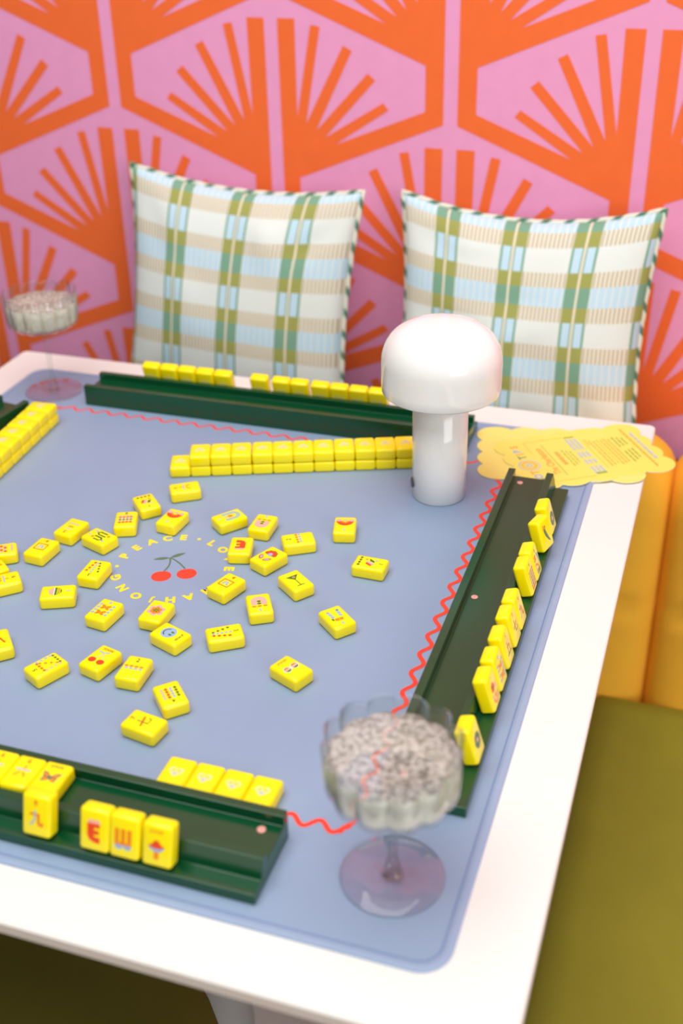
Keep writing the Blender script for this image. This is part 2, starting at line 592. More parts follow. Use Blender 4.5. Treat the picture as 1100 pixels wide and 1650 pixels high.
# ------------------------------------------------------------------ tiles
TW, TL, TT = 0.0222, 0.0318, 0.0126
tile_me = frombm(box_bm(-TW / 2, TW / 2, -TL / 2, TL / 2, 0, TT, 0.0030, 4), 'mahjong_tile')
tile_me.materials.append(TILE)
for p_ in tile_me.polygons:
    p_.use_smooth = True

def d_joker(a, col):
    return a.text('JOKER', 0, 10.4, 2.9, col, 0.012, 0, 1.2)
def d_box4(a):
    a.text('4', 0, 10.3, 4.2, 'red', 0.02)
    a.stroke([(-5.4, -5), (5.4, -5), (5.4, 4.6), (-5.4, 4.6), (-5.4, -5)], 0.9, 'red')
    a.stroke([(-2.6, -3), (-0.8, 2.6)], 1.9, 'blue'); a.stroke([(1.2, 2.6), (1.4, -1.4), (3.6, -2.6)], 1.9, 'blue')
def d_three(a):
    a.text('3', 0, 10, 4.4, 'red', 0.01)
    a.rect(-3.8, 3.6, 3.8, 5.2, 'grey'); a.rect(-3, -0.9, 3, 0.9, 'orange'); a.rect(-6, -6.2, 6, -4.4, 'pink')
def d_pinkgrid(a):
    for i in range(4):
        for j in range(4):
            a.dia(-5 + 3.3 * i, -5 + 3.6 * j, 2.0, 'pink' if (i + j) % 2 else 'red')
    a.rect(-6, -12.2, 6, -10.2, 'pink')
def d_melon(a):
    a.rect(-0.6, 7.6, 0.6, 12, 'blue')
    a.seg(0, -2, 6, -6, -1.4, 'pink'); a.seg(0, -2, 6, -1.4, -0.5, 'white'); a.seg(0, -2, 6, -0.5, 1.4, 'green')
    for i in range(3):
        a.seg(0, -2, 6, 1.9 + 0.9 * i, 2.3 + 0.9 * i, 'dgreen')
    a.seg(0, -2, 6, 4.7, 6, 'green')
def d_six(a, c1='orange'):
    a.text('6', 0, 10.2, 4.2, 'red', 0.012)
    a.stroke([(0.6, 5.4), (-0.2, 2.2)], 1.3, c1); a.stroke([(-1.2, -1), (-4.6, -5.4)], 1.3, c1); a.stroke([(1.0, -1), (4, -5.2)], 1.3, c1)
    a.up().rect(-5.8, 0.2, 5.8, 1.9, 'grey')
def d_seven(a):
    a.text('7', 0, 10.2, 4.2, 'red', 0.012)
    a.stroke([(-5.4, -0.6), (5.2, 2.2)], 1.5, 'red')
    a.up().stroke([(-0.8, 5.6), (-0.8, -4.2), (4.6, -4.2), (4.9, -1.6)], 0.9, 'dgreen')
def d_nine(a):
    a.text('9', 0, 10, 4.4, 'red', 0.014)
    a.stroke([(-4.6, 1.6), (2.0, 1.6), (2.4, -6), (4.6, -6.4), (5, -4)], 1.5, 'red')
    a.up().stroke([(-0.4, 4.8), (-0.6, -1.5), (-1.8, -4.5), (-4.4, -6.6)], 1.6, 'grey')
def d_five(a):
    a.text('5', 0, 10.2, 4.2, 'red', 0.012)
    a.rect(-4.4, 4.6, 4.4, 6, 'pink'); a.stroke([(-0.6, 4.6), (-2.6, -4.6)], 1.3, 'dgreen')
    a.stroke([(-3.4, 1.2), (3.4, 1.2), (2.8, -4.6)], 1.4, 'red'); a.rect(-5.8, -6, 5.8, -4.9, 'dgreen')
def d_squiggle(a):
    a.text('4', -3, 10.4, 3.6, 'blue', 0.03)
    a.stroke([(-6, 2), (-6, -5), (-4, -7), (-1.6, -5), (-1.6, 4)], 1.8, 'green')
    a.stroke([(1.6, -7), (1.6, 2.6), (4, 5), (6, 2.6), (6, -6)], 1.8, 'green')
    for x, y, c in ((-4, 5, 'orange'), (4, -9, 'orange'), (5, 8, 'blue'), (-5, -9.5, 'blue')):
        a.disc(x, y, 1.5, c)
def d_grid8(a):
    a.text('8', 0, 10.8, 3.8, 'dgreen', 0.012)
    for i, c in enumerate(('pink', 'red', 'blue', 'green', 'pink', 'red')):
        a.dstrip(-5.4, 6 - 2.5 * i, 5.4, 6 - 2.5 * i, 4, 1.9, c)
def d_bird(a):
    a.text('1', 0, 10.4, 3.8, 'dgreen', 0.01)
    a.poly([(-6, -2), (-3, 3.4), (0, 3.8), (-2, -1)], 'green')
    a.poly([(-1.8, -2.4), (0.8, 3.4), (3.4, 4.6), (4, 0), (1, -3)], 'blue'); a.poly([(-5.6, 4.6), (-2, 3.6), (-4, 7)], 'blue')
    a.up().poly([(0.4, -3.2), (3, -4), (6, 1.4), (4.2, 2.6)], 'red'); a.poly([(-1.5, -4.4), (0.6, -3.4), (4, 2.6), (2, 3.2), (-1.4, -1)], 'pink')
    a.dstrip(-6, -10, 6, -10, 4, 1.9, 'green'); a.dia(-4.2, -4.4, 1.3, 'orange')
def d_rainbow(a):
    a.text('2', 0, 9.6, 4, 'blue', 0.03)
    a.ring(0, -7, 4.4, 8.6, 'red', 0, 180, 18); a.ring(0, -7, 2.2, 4.4, 'orange', 0, 180, 14)
    a.up().disc(-6.4, -8, 2.5, 'pink'); a.disc(6.4, -8, 2.5, 'pink'); a.disc(0, -8.4, 2.6, 'pink', 1.5)
def d_archgrey(a):
    a.text('2', 0, 11, 3.6, 'grey', 0.03)
    a.ring(0, -4.5, 3, 7.4, 'sageg', 180, 360, 16); a.rect(-7.4, -4.5, -3, 6, 'sageg'); a.rect(3, -4.5, 7.4, 6, 'sageg')
    a.disc(0, -1.2, 2.1, 'orange', 2.7); a.disc(0, 3.4, 1.5, 'pink')
def d_archpink(a):
    a.text('5', 0, 10.4, 4, 'blue', 0.03)
    a.ring(0, -3.5, 1.6, 7, 'pink', 180, 360, 16); a.rect(-7, -3.5, -1.6, 2.2, 'pink'); a.rect(1.6, -3.5, 7, 2.2, 'pink')
    a.disc(0, 0.4, 1.9, 'green', 1.5); a.disc(0, -3, 1.9, 'green', 1.5)
    for x in (-5, 0, 5):
        a.disc(x, 4.4, 2.0, 'orange', 1.2)
def d_E(a):
    a.poly([(-4.8, 5.4), (4.8, 5.4), (4.8, 2.4), (0.6, 2.4), (0.6, 0.6), (4.2, 0.6), (4.2, -2.6), (0.6, -2.6), (0.6, -4.4), (4.8, -4.4), (4.8, -8.8), (1, -8.8), (-3, -7), (-4.8, -3.6)], 'red')
    a.poly([(-4.6, 5.6), (4.8, 5.6), (4.8, 8.2), (-2.6, 8.2), (-4.2, 7.2)], 'pink')
def d_W(a):
    for i in range(3):
        a.rect(-6.6 + 4.6 * i, -4.4, -3.4 + 4.6 * i, 6.6, 'orange')
    a.rect(-6.6, -5.8, 5.8, -3.4, 'orange')
    a.up().ring(-3.6, -5.4, 0.01, 3.2, 'blue', 180, 360, 12); a.ring(2.8, -5.4, 0.01, 3.2, 'blue', 180, 360, 12)
def d_flowerleaf(a):
    for i in range(5):
        t = radians(90 + (i - 2) * 42)
        a.disc(4.3 * cos(t), 3 + 4.3 * sin(t), 2.6, 'green')
    a.up()
    for i in range(5):
        t = radians(90 + (i - 2) * 42)
        a.disc(3.5 * cos(t), 3 + 3.5 * sin(t), 2.5, 'red')
    a.disc(0, 3.4, 3.4, 'red'); a.disc(-4.4, -5.4, 2.2, 'red', 4, 35); a.disc(3.6, -5.8, 2, 'red', 4.2, -40)
    a.up().disc(0, 2.2, 2.3, 'blue', 2.9); a.disc(-4.2, -5.2, 1.3, 'blue', 2.8, 35); a.disc(3.6, -5.8, 1.2, 'blue', 3, -40)
def d_dia3(a):
    a.text('3', 0, 10, 4.2, 'dgreen', 0.0)
    a.dstrip(-1.8, -9.6, -6, 3.6, 4, 1.7, 'green'); a.dstrip(0.4, -9.6, 0.6, 5, 5, 1.7, 'blue'); a.dstrip(3, -9.6, 5.6, 3.8, 4, 1.8, 'red')
def d_dia2(a):
    a.text('2', 0, 9.6, 4.6, 'dgreen', 0.0)
    a.dstrip(-6.6, 1.2, 6.6, 1.2, 4, 2.0, 'orange'); a.dstrip(-5.8, -1.6, 6.8, -1.6, 4, 2.0, 'blue')
def d_dia4(a):
    a.text('4', 0, 9.4, 4.0, 'dgreen', 0.005)
    for i, c in enumerate(('green', 'blue', 'red', 'pink')):
        a.dstrip(-5.7 + 3.8 * i, 4.2, -5.7 + 3.8 * i, -6.4, 4, 1.9, c)
def d_dia5(a):
    a.text('5', 0, 10.4, 4.2, 'dgreen', 0.01)
    a.dstrip(-6, 5, 5.4, 5, 4, 1.7, 'red'); a.dstrip(-5, -11, 6, -11, 4, 1.7, 'green')
    a.dstrip(7, 4, 7, -9, 4, 1.7, 'blue'); a.dstrip(-7, 3, -7, -10, 4, 1.7, 'pink'); a.dstrip(4.6, 2.6, -4.6, -8.4, 4, 1.6, 'orange')
def d_dots8(a):
    a.text('8', 0, 10.6, 4, 'blue', 0.03)
    for i in range(4):
        a.disc(-6.6, 6 - 4.4 * i, 1.6, 'blue'); a.disc(6.6, 6 - 4.4 * i, 1.6, 'blue')
    for y in (2.8, -5.6):
        for sx in (-1, 1):
            a.disc(sx * 2.4, y + 1.4, 2.7, 'orange', 1.5, sx * 35); a.disc(sx * 2.2, y - 1.2, 2.4, 'orange', 1.4, -sx * 30)
def d_martini(a):
    a.poly([(-6.4, 7.4), (6.4, 7.4), (5.6, 6.6), (0.45, 0.6), (0.45, -8.8), (4, -9.2), (4, -10), (-4, -10), (-4, -9.2), (-0.45, -8.8), (-0.45, 0.6), (-5.6, 6.6)], 'green')
    a.up().disc(0.6, 4.6, 1.4, 'pink'); a.up().disc(0.6, 4.6, 0.8, 'red')
def d_blossom(a):
    for i in range(6):
        t = radians(60 * i + 30)
        a.disc(5.4 * cos(t), 5.4 * sin(t), 3.0, 'pink')
    a.up()
    for i in range(6):
        t = radians(60 * i + 30)
        a.disc(3.6 * cos(t), 3.6 * sin(t), 1.9, 'orange')
    a.up()
    for i in range(6):
        t = radians(60 * i)
        a.disc(1.9 * cos(t), 1.9 * sin(t), 1.5, 'green', 0.6, 60 * i)
def d_smiley(a):
    d_joker(a, 'dgreen')
    a.disc(0, -1.6, 7.2, 'blue', n=24)
    a.up().ring(0, -1.8, 4.1, 5.1, 'dgreen', 195, 345, 14); a.disc(-1.9, 1.4, 1.1, 'green', 1.7); a.disc(1.9, 1.4, 1.1, 'green', 1.7)
def d_necklace(a):
    a.text('9', 0, 10.6, 4, 'blue', 0.03)
    for i in range(3):
        a.disc(-4.6 + 0.4 * i, -8 + 3.7 * i, 1.8, 'blue'); a.disc(4.6 - 0.3 * i, -8 + 3.7 * i, 1.8, 'blue')
    a.poly([(-4, 3.4), (-0.3, 2.4), (-0.3, 6.4), (-3.2, 6.2)], 'orange'); a.poly([(0.3, 2.4), (3.8, 2.6), (4.2, 5.6), (0.3, 6.4)], 'orange'); a.poly([(4.4, 2), (6.4, 0.8), (6.6, 4), (4.8, 5)], 'green')
    a.up().poly([(-5.8, -9), (-3.8, -9.2), (-4.6, -6.6)], 'green'); a.poly([(3.6, -9.4), (5.6, -9.2), (5.2, -7)], 'orange')
def d_glasses(a):
    d_joker(a, 'orange')
    for sx in (-1, 1):
        a.disc(sx * 4, 0, 3.9, 'white', 3.6, n=18)
    a.rect(-1, -0.4, 1, 0.6, 'white'); a.up()
    for sx in (-1, 1):
        a.seg(sx * 4, 0, 3.1, 0.9, 3.1, 'orange'); a.seg(sx * 4, 0, 3.1, -0.7, 0.7, 'pink'); a.seg(sx * 4, 0, 3.1, -3.1, -1.0, 'green')
def d_jcherry(a):
    d_joker(a, 'red')
    cherries(a, 0, -0.6, 0.36, 0, 'red', 'blue', 'blue')
def d_strokes(a):
    a.text('8', 0, 10.2, 4, 'red', 0.012)
    a.stroke([(-1.5, 3), (-5, -6)], 1.5, 'red'); a.stroke([(1.5, 4), (5.5, -6)], 1.5, 'red')
def d_onedot(a):
    a.text('1', 0, 11, 3.2, 'sky', 0.03)
    a.disc(0, -2, 7, 'leaf', n=24); a.up().ring(0, -2, 3.6, 5.0, 'mint'); a.up().disc(0, -2, 2.4, 'pink')
def d_bloomdot(a):
    for i in range(8):
        t = radians(45 * i)
        a.disc(4.2 * cos(t), 4.2 * sin(t), 2.5, 'leaf')
    a.disc(0, 0, 4.6, 'leaf'); a.up().disc(0, 0, 1.9, 'pink')
def d_chili(a):
    a.poly([(-3.6, 7), (-1, 4.6), (0.6, 0.6), (2.6, -3.6), (5, -9.4), (1, -6.6), (-2.8, -1.4), (-4.6, 3.2)], 'leaf')
    a.poly([(-1.6, 9.4), (0, 8), (-1.2, 4.8), (-2.2, 5.6)], 'leaf')
    a.poly([(-6.2, 5), (-4.4, 10.4), (-2.4, 8.6), (-3.6, 4.6)], 'orange')
    a.up().stroke([(-1.4, 2.4), (0.4, -1.6), (2.6, -5.4)], 1.2, 'mint')
def d_bam6(a):
    a.text('8', 0, 11, 3.2, 'dgreen', 0.01)
    a.dstrip(-6, 6, -2, 6.6, 3, 1.6, 'red'); a.dstrip(-6, 3, -1, 3.4, 3, 1.6, 'red'); a.dstrip(3, 6, 6, 0, 4, 1.6, 'blue'); a.dstrip(5.6, 5, 7, -3, 4, 1.4, 'blue')
    a.dstrip(-4, -1, 2, -5, 4, 1.6, 'orange'); a.dstrip(-6.4, -2, -5.6, -8, 3, 2, 'pink'); a.dstrip(-3, -8, 4, -8, 4, 1.4, 'green'); a.dstrip(-3, -10.4, 4, -10.4, 4, 1.4, 'green')
def d_bam9(a):
    a.text('9', 0, 11, 3.4, 'dgreen', 0.012)
    for i, c in enumerate(('red', 'blue', 'green', 'orange', 'blue', 'red')):
        a.dstrip(-6 + 2.4 * i, 5.6, -6 + 2.4 * i, -7, 5, 1.5, c)
    a.rect(-6.6, -11, 6.6, -9.4, 'red')
def d_rainflower(a):
    a.text('3', 0, 11, 3.2, 'blue', 0.03)
    a.ring(0, -5, 5, 6.6, 'orange', 180, 360, 16); a.ring(0, -5, 3.4, 4.6, 'pink', 180, 360, 14); a.disc(0, -5, 2, 'orange')
    for i in range(5):
        t = radians(72 * i)
        a.disc(-2 + 2.6 * cos(t), 3 + 2.6 * sin(t), 1.9, 'red')
    a.up().disc(-2, 3, 1.5, 'green'); a.disc(4, 2, 2.2, 'pink'); a.disc(-5.6, -3.4, 1.7, 'pink')
def d_mushroom(a):
    d_joker(a, 'orange')
    a.rect(-1.7, -9.6, 1.7, -2.4, 'orange')
    a.up().poly([(-6.2, -0.6), (6.2, -0.6), (3.6, -3.4), (0, -4.2), (-3.6, -3.4)], 'blue')
    a.up().poly([(-6.2, -0.2), (-3, 1.6), (-1.4, 4.2), (1.4, 4.4), (3.2, 1.8), (6.2, -0.2), (2.5, -1.6), (-2.5, -1.6)], 'red')
def d_butterfly(a):
    d_joker(a, 'dgreen')
    a.poly([(-7.4, 5), (-3.4, 4.4), (0, 1), (3.6, 4.6), (7.6, 4.8), (5.6, 0.2), (5.4, -4.6), (1, -3.4), (0, -1.6), (-1.2, -3.6), (-5.6, -5), (-5.4, 0)], 'leaf')
    a.up().poly([(-6, 3.8), (-3.4, 3.4), (-1, 0.8), (-4.4, 0.4)], 'orange'); a.poly([(6, 3.8), (3.4, 3.4), (1, 0.8), (4.4, 0.4)], 'orange')
    a.disc(-3, -2.2, 1.6, 'orange'); a.disc(3, -2.2, 1.6, 'orange')
def d_heart(a):
    def heart(k, dy=0):
        pts = []
        for i in range(28):
            t = 2 * pi * i / 28
            pts.append((k * 16 * sin(t) ** 3 / 16, dy + k * (13 * cos(t) - 5 * cos(2 * t) - 2 * cos(3 * t) - cos(4 * t)) / 16))
        return pts
    a.poly(heart(5.6), 'pale')
    a.up().disc(-2.2, 1.3, 1.75, 'yellow', 1.5, 20); a.disc(2.2, 1.3, 1.75, 'yellow', 1.5, -20)
    a.disc(0, -2.0, 1.5, 'bink', 1.1)

DES = dict(box4=d_box4, three=d_three, pinkgrid=d_pinkgrid, melon=d_melon, six=d_six, seven=d_seven, nine=d_nine, five=d_five, squiggle=d_squiggle,
           grid8=d_grid8, bird=d_bird, rainbow=d_rainbow, archgrey=d_archgrey, archpink=d_archpink, E=d_E, W=d_W, flowerleaf=d_flowerleaf,
           dia3=d_dia3, dia2=d_dia2, dia4=d_dia4, dia5=d_dia5, dots8=d_dots8, martini=d_martini, blossom=d_blossom, smiley=d_smiley,
           necklace=d_necklace, glasses=d_glasses, jcherry=d_jcherry, strokes=d_strokes, onedot=d_onedot, bloomdot=d_bloomdot, chili=d_chili,
           bam6=d_bam6, bam9=d_bam9, rainflower=d_rainflower, mushroom=d_mushroom, butterfly=d_butterfly, heart=d_heart)
_AM = {}
def art_mesh(des, back=False):
    key = (des, back)
    if key not in _AM:
        a = Art(); DES[des](a)
        _AM[key] = a.mesh('printed_design', 0.0 if back else TT, flip=back)
    return _AM[key]

def tile(des, label, group, mw=None, loc=None, rz=0.0, back=False):
    o = link('mahjong_tile', tile_me)
    tag(o, label, 'tile', group)
    if mw is not None:
        o.matrix_world = mw
    else:
        o.location = loc
        o.rotation_euler = (0, 0, rz)
    if des:
        link('printed_emblem' if des == 'heart' else 'printed_design', art_mesh(des, back), o)
    return o

G1 = 'loose tiles scattered over the mat'
LOOSE = [
 ('box4', 0.3012, -0.4556, -4.4, 'tile with a red square below numeral 4, left of the ring of lettering'),
 ('three', 0.3104, -0.4144, -187.8, 'tile with grey, orange and pink bars touching the left red square tile'),
 ('pinkgrid', 0.2656, -0.4717, -236.2, 'tile with a pink and red grid cut by the left picture edge'),
 ('melon', 0.3562, -0.5188, -66.8, 'tile with a pink and green striped ball lying alone on the left'),
 ('six', 0.2969, -0.5162, -48.6, 'tile with orange character at the left picture edge, lowest of three touching'),
 ('strokes', 0.2745, -0.5036, -38.3, 'half hidden tile between two others at the left picture edge'),
 ('squiggle', 0.3461, -0.4221, 71.1, 'tile with a thick green squiggle and blue dots left of the word PEACE'),
 ('grid8', 0.3558, -0.3855, 21.7, 'tile with rows of coloured diamonds above the green squiggle tile'),
 ('bird', 0.3599, -0.3477, -135.7, 'tile with a small bird, left of the rainbow tile by the back wall'),
 ('six', 0.3851, -0.3088, -237.4, 'tile with orange character and grey stroke touching the front of the back tile wall'),
 ('rainbow', 0.3991, -0.3686, -185.1, 'tile with a red rainbow and pink clouds just above the word PEACE'),
 ('dia3', 0.3698, -0.4759, -178.2, 'tile with red, blue and green diamond strips left of the cherry ring'),
 ('dots8', 0.4104, -0.5318, -7.3, 'tile with orange butterflies between blue dots below the ring on the left'),
 ('archgrey', 0.4540, -0.3515, -219.0, 'tile with a grey green horseshoe above the word LOVE'),
 ('archpink', 0.4906, -0.3524, 1.2, 'tile with a pink cup and orange dots beside the grey horseshoe tile'),
 ('E', 0.4859, -0.3984, -165.5, 'tile with an upside down red letter E covering the word LOVE'),
 ('flowerleaf', 0.5187, -0.4083, -24.9, 'tile with a red flower outlined green and light blue leaves'),
 ('box4', 0.4983, -0.4623, -19.5, 'tile with red numeral 4 over a red square, right of the cherries'),
 ('archpink', 0.5395, -0.4836, -150.8, 'tile with a pink arch and a numeral 5 below the martini tile'),
 ('dia3', 0.5270, -0.5323, -57.0, 'tile with three diamond strips and numeral 3 below the pink arch tile'),
 ('dia2', 0.5350, -0.3710, -239.7, 'tile with numeral 2 and two short strips, right of the pink cup tile'),
 ('rainbow', 0.5703, -0.3340, -165.6, 'tile with a red rainbow lying alone in front of the back tile wall'),
 ('bird', 0.6146, -0.3921, -91.0, 'tile with a small bird lying alone at the right of the scatter'),
 ('martini', 0.5577, -0.4394, 51.8, 'tile with a green cocktail glass'),
 ('blossom', 0.4560, -0.5200, -1.7, 'tile with a pink and orange blossom covering the word MAHJONG'),
 ('smiley', 0.4827, -0.5472, -110.2, 'joker tile with a light blue smiley below the blossom tile'),
 ('necklace', 0.6122, -0.4826, -131.2, 'tile with a string of blue and orange beads at the right of the scatter'),
 ('glasses', 0.5989, -0.5614, 65.9, 'joker tile with striped sunglasses lying alone at the right'),
 ('strokes', 0.3446, -0.5990, 41.7, 'tile with orange strokes cut by the left picture edge above the near rack'),
 ('dia5', 0.4021, -0.6168, -206.5, 'tile with a box of coloured diamond strips and numeral 5'),
 ('jcherry', 0.4409, -0.5946, -14.6, 'joker tile with two red cherries'),
 ('dia2', 0.4741, -0.5989, 1.8, 'tile with numeral 2 beside the cherry joker'),
 ('dia4', 0.5182, -0.6208, -136.6, 'tile with four coloured diamond columns and numeral 4'),
 ('seven', 0.5131, -0.6575, 80.3, 'tile with red 7 and a green and red character, nearest of the scatter'),
]
for d, x, y, r, lab in LOOSE:
    tile(d, 'yellow ' + lab, G1, loc=(x, y, MZ), rz=radians(r))

ORD = ['first', 'second', 'third', 'fourth', 'fifth', 'sixth', 'seventh', 'eighth', 'ninth', 'tenth', 'eleventh', 'twelfth', 'thirteenth', 'fourteenth']
# ---- back wall of tiles: one single tile, then thirteen stacked pairs
ang = radians(20.8)
d0 = Vector((cos(ang), sin(ang), 0)); nrm = Vector((-sin(ang), cos(ang), 0))
start = Vector((0.3515, -0.2762, 0))
G2 = 'back wall of face down tiles'
PT = 0.02235
for i in range(14):
    c = start + d0 * (PT * (i + 0.5)) + nrm * (TL / 2)
    low = 'lone yellow tile ending the back tile wall at the left, none on top' if i == 0 else 'yellow tile in the lower tier of the back tile wall, %s from its left end' % ORD[i]
    tile('heart' if i == 0 else None, low, G2, loc=(c.x, c.y, MZ), rz=ang + pi)
    if i:
        j = Vector((random.uniform(-.0003, .0003), random.uniform(-.0004, .0004), 0))
        tile('heart', 'yellow tile in the upper tier of the back tile wall, %s from its left end' % ORD[i - 1], G2,
             loc=(c.x + j.x, c.y + j.y, MZ + TT), rz=ang + pi)
# ---- left wall of tiles
ang = radians(-86.0)
d0 = Vector((cos(ang), sin(ang), 0)); nrm = Vector((-sin(ang), cos(ang), 0))
start = Vector((0.1318, -0.1885, 0))
G3 = 'left wall of face down tiles'
for i in range(7):
    c = start + d0 * (PT * (i + 0.5)) + nrm * (TL / 2)
    tile(None, 'yellow tile in the lower tier of the left tile wall, %s from the back' % ORD[i], G3, loc=(c.x, c.y, MZ), rz=ang)
    tile('heart', 'yellow tile in the upper tier of the left tile wall, %s from the back' % ORD[i], G3, loc=(c.x, c.y, MZ + TT), rz=ang)
# ---- near wall of tiles
G4 = 'row of four face down tiles by the near rack'
for i in range(4):
    tile('heart', 'yellow face down tile behind the near rack, %s from the left of four' % ORD[i], G4, loc=(0.5608 + 0.0227 * i, -0.7005, MZ), rz=0)

# ------------------------------------------------------------------ racks
RLEN = 0.475
prof = [(0, 0), (0, .0255), (.0072, .0255), (.0072, .0168), (.0395, .0168), (.0395, .0255), (.0465, .0255), (.0500, .0092), (.0632, .0092), (.0632, 0)]
bm = bmesh.new()
A_ = [bm.verts.new((-RLEN / 2, -t, z)) for t, z in prof]
B_ = [bm.verts.new((RLEN / 2, -t, z)) for t, z in prof]
for i in range(len(prof)):
    k = (i + 1) % len(prof)
    bm.faces.new((A_[i], A_[k], B_[k], B_[i]))
bm.faces.new(A_); bm.faces.new(B_[::-1])
bmesh.ops.recalc_face_normals(bm, faces=bm.faces[:])
bmesh.ops.bevel(bm, geom=bm.edges[:], offset=0.0006, segments=2, profile=0.5, affect='EDGES')
rack_me = frombm(bm, 'tile_rack')
rack_me.materials.append(GREEN)
mag_me = lathe_mesh('magnet', [(0.0, 0.0), (0.0031, 0.0), (0.0031, 0.0006), (0.0027, 0.0008), (0.0, 0.0008)], 20)
mag_me.materials.append(MAGNET)
def rack(loc, rz, label):
    o = link('tile_rack', rack_me)
    o.location = loc
    o.rotation_euler = (0, 0, rz)
    tag(o, label, 'rack', 'four green tile racks')
    for s in (-0.2235, 0.008, 0.2235):
        m_ = link('magnet', mag_me, o)
        m_.location = (s, -0.0145, 0.0167)
    return o
# local +x along the rack, local -y outward (ledge side)
rk_near = rack((0.658 - RLEN / 2, -0.7245, MZ), 0.0, 'dark green rack at the near edge holding the E, W and mushroom tiles')
rk_right = rack((0.7070, -0.1965 - RLEN / 2, MZ), radians(90 + 0.3), 'dark green rack along the right side holding ten standing tiles')
rk_far = rack((0.4070, -0.1320, MZ), radians(180 + 0.6), 'dark green rack at the back with tile backs showing over it')
la = radians(-97.5)
rk_left = rack((0.1275 + cos(la) * RLEN / 2, -0.1905 + sin(la) * RLEN / 2, MZ), radians(-97.5), 'dark green rack at the left, mostly outside the picture')

def stand(rk, s, des, label, group, tilt=17.0, back=False, yaw=0.0, dt=0.0):
    """a tile standing on the ledge of a rack; s: position along the rack"""
    th = radians(tilt)
    o_ = Vector((0, -1, 0)); Z = Vector((0, 0, 1))
    Y = Z * cos(th) - o_ * sin(th)
    N = o_ * cos(th) + Z * sin(th)
    X = Y.cross(N)
    pz = 0.0094
    t = 0.0469 + (0.0255 - pz) * math.tan(th) + dt
    base = Vector((s, -t, pz))
    m4 = Matrix((X, Y, N)).transposed().to_4x4()
    m4.translation = base + Y * (TL / 2)
    if yaw:
        piv = Matrix.Translation(base) @ Matrix.Rotation(radians(yaw), 4, 'Z') @ Matrix.Translation(-base)
        m4 = piv @ m4
    rm = Matrix.LocRotScale(rk.location, rk.rotation_euler.to_quaternion(), None)
    return tile(des, label, group, mw=rm @ m4, back=back)
def sx_near(x): return x - (0.658 - RLEN / 2)
G5 = 'tiles on the near rack'
stand(rk_near, sx_near(0.4965), 'nine', 'yellow tile with red 9 standing on the near rack below the butterfly joker', G5)
stand(rk_near, sx_near(0.5410), 'E', 'yellow tile with an upright red letter E on the near rack', G5)
stand(rk_near, sx_near(0.5636), 'W', 'yellow tile with an orange letter W on the near rack', G5)
stand(rk_near, sx_near(0.5878), 'mushroom', 'yellow joker tile with a red mushroom on the near rack', G5)
for x, d, lab in ((0.4868, 'butterfly', 'yellow joker tile with an orange butterfly lying on the near rack'),
                  (0.4645, 'six', 'yellow tile with red 6 lying on the near rack beside the butterfly joker'),
                  (0.4422, 'six', 'yellow tile with red 6 on the near rack at the left picture edge')):
    tile(d, lab, G5, loc=(x, -0.7245 - 0.0236, MZ + 0.0169), rz=0)
G6 = 'tiles standing on the right rack'
RT = [('onedot', -.2879, 0, 0, 'with a green ring dot, farthest on the right rack'), ('chili', -.3185, -16, 0.001, 'with a green chili pepper on the right rack'),
      ('bam6', -.3703, 0, 0, 'with crossed coloured strips on the right rack, behind the nine strip tile'), ('bam9', -.3950, 0, 0, 'with nine coloured strips and a red bar on the right rack'),
      ('nine', -.4480, 0, 0, 'with an orange and grey 9 character on the right rack'), ('seven', -.4731, 0, 0, 'with red and green 7 character standing on the right rack'),
      ('five', -.5033, 0, 0, 'with an orange, pink and green 5 character on the right rack'), ('dots8', -.5330, 0, 0, 'with orange butterflies and blue dots standing on the right rack'),
      ('rainflower', -.5596, 0, 0, 'with a flower and rainbow on the right rack'), ('bloomdot', -.6200, 0, 0, 'with a green bloom and pink centre standing nearest on the right rack')]
for d, y, yaw, dt, lab in RT:
    s = (y - (-0.1965 - RLEN / 2))
    stand(rk_right, s, d, 'yellow tile ' + lab, G6, yaw=yaw, dt=dt)
G7 = 'tile backs over the back rack'
FT = [0.2384 + 0.0239 * i for i in range(5)] + [0.3808, 0.4085, 0.4318, 0.4578, 0.4812, 0.5050, 0.5285]
for i, x in enumerate(FT):
    stand(rk_far, -(x - 0.4070), 'heart', 'yellow tile back showing over the back rack, %s from the left' % ORD[i], G7, back=True)

# ------------------------------------------------------------------ lamp
lp = empty('table_lamp', (0.6383, -0.2265, MZ))
tag(lp, 'glossy white mushroom shaped table lamp standing on the mat', 'lamp')
link('stem', lathe_mesh('stem', [(0.0, 0.0), (0.0268, 0.0), (0.0281, 0.0012), (0.0281, 0.131), (0.0, 0.131)], 64), lp, LAMPW)
sp = [(0.0285, 0.1230), (0.0555, 0.1230), (0.0588, 0.1202), (0.0596, 0.1215), (0.0598, 0.130), (0.0598, 0.142), (0.0598, 0.149)]
for i in range(1, 20):
    t = pi / 2 * i / 20
    sp.append((0.0598 * cos(t) ** 0.6, 0.1500 + 0.0400 * sin(t)))
sp += [(0.0, 0.1901)]
link('shade', lathe_mesh('shade', sp, 72), lp, LAMPW)
bt = link('button', lathe_mesh('button', [(0.0, 0.0), (0.0056, 0.0), (0.0056, 0.0008), (0.0046, 0.0013), (0.0, 0.0013)], 24), lp, LAMPD)
ba = radians(207)
bt.location = (0.0280 * cos(ba), 0.0280 * sin(ba), 0.0165)
bt.rotation_euler = Vector((cos(ba), sin(ba), 0)).to_track_quat('Z', 'Y').to_euler()

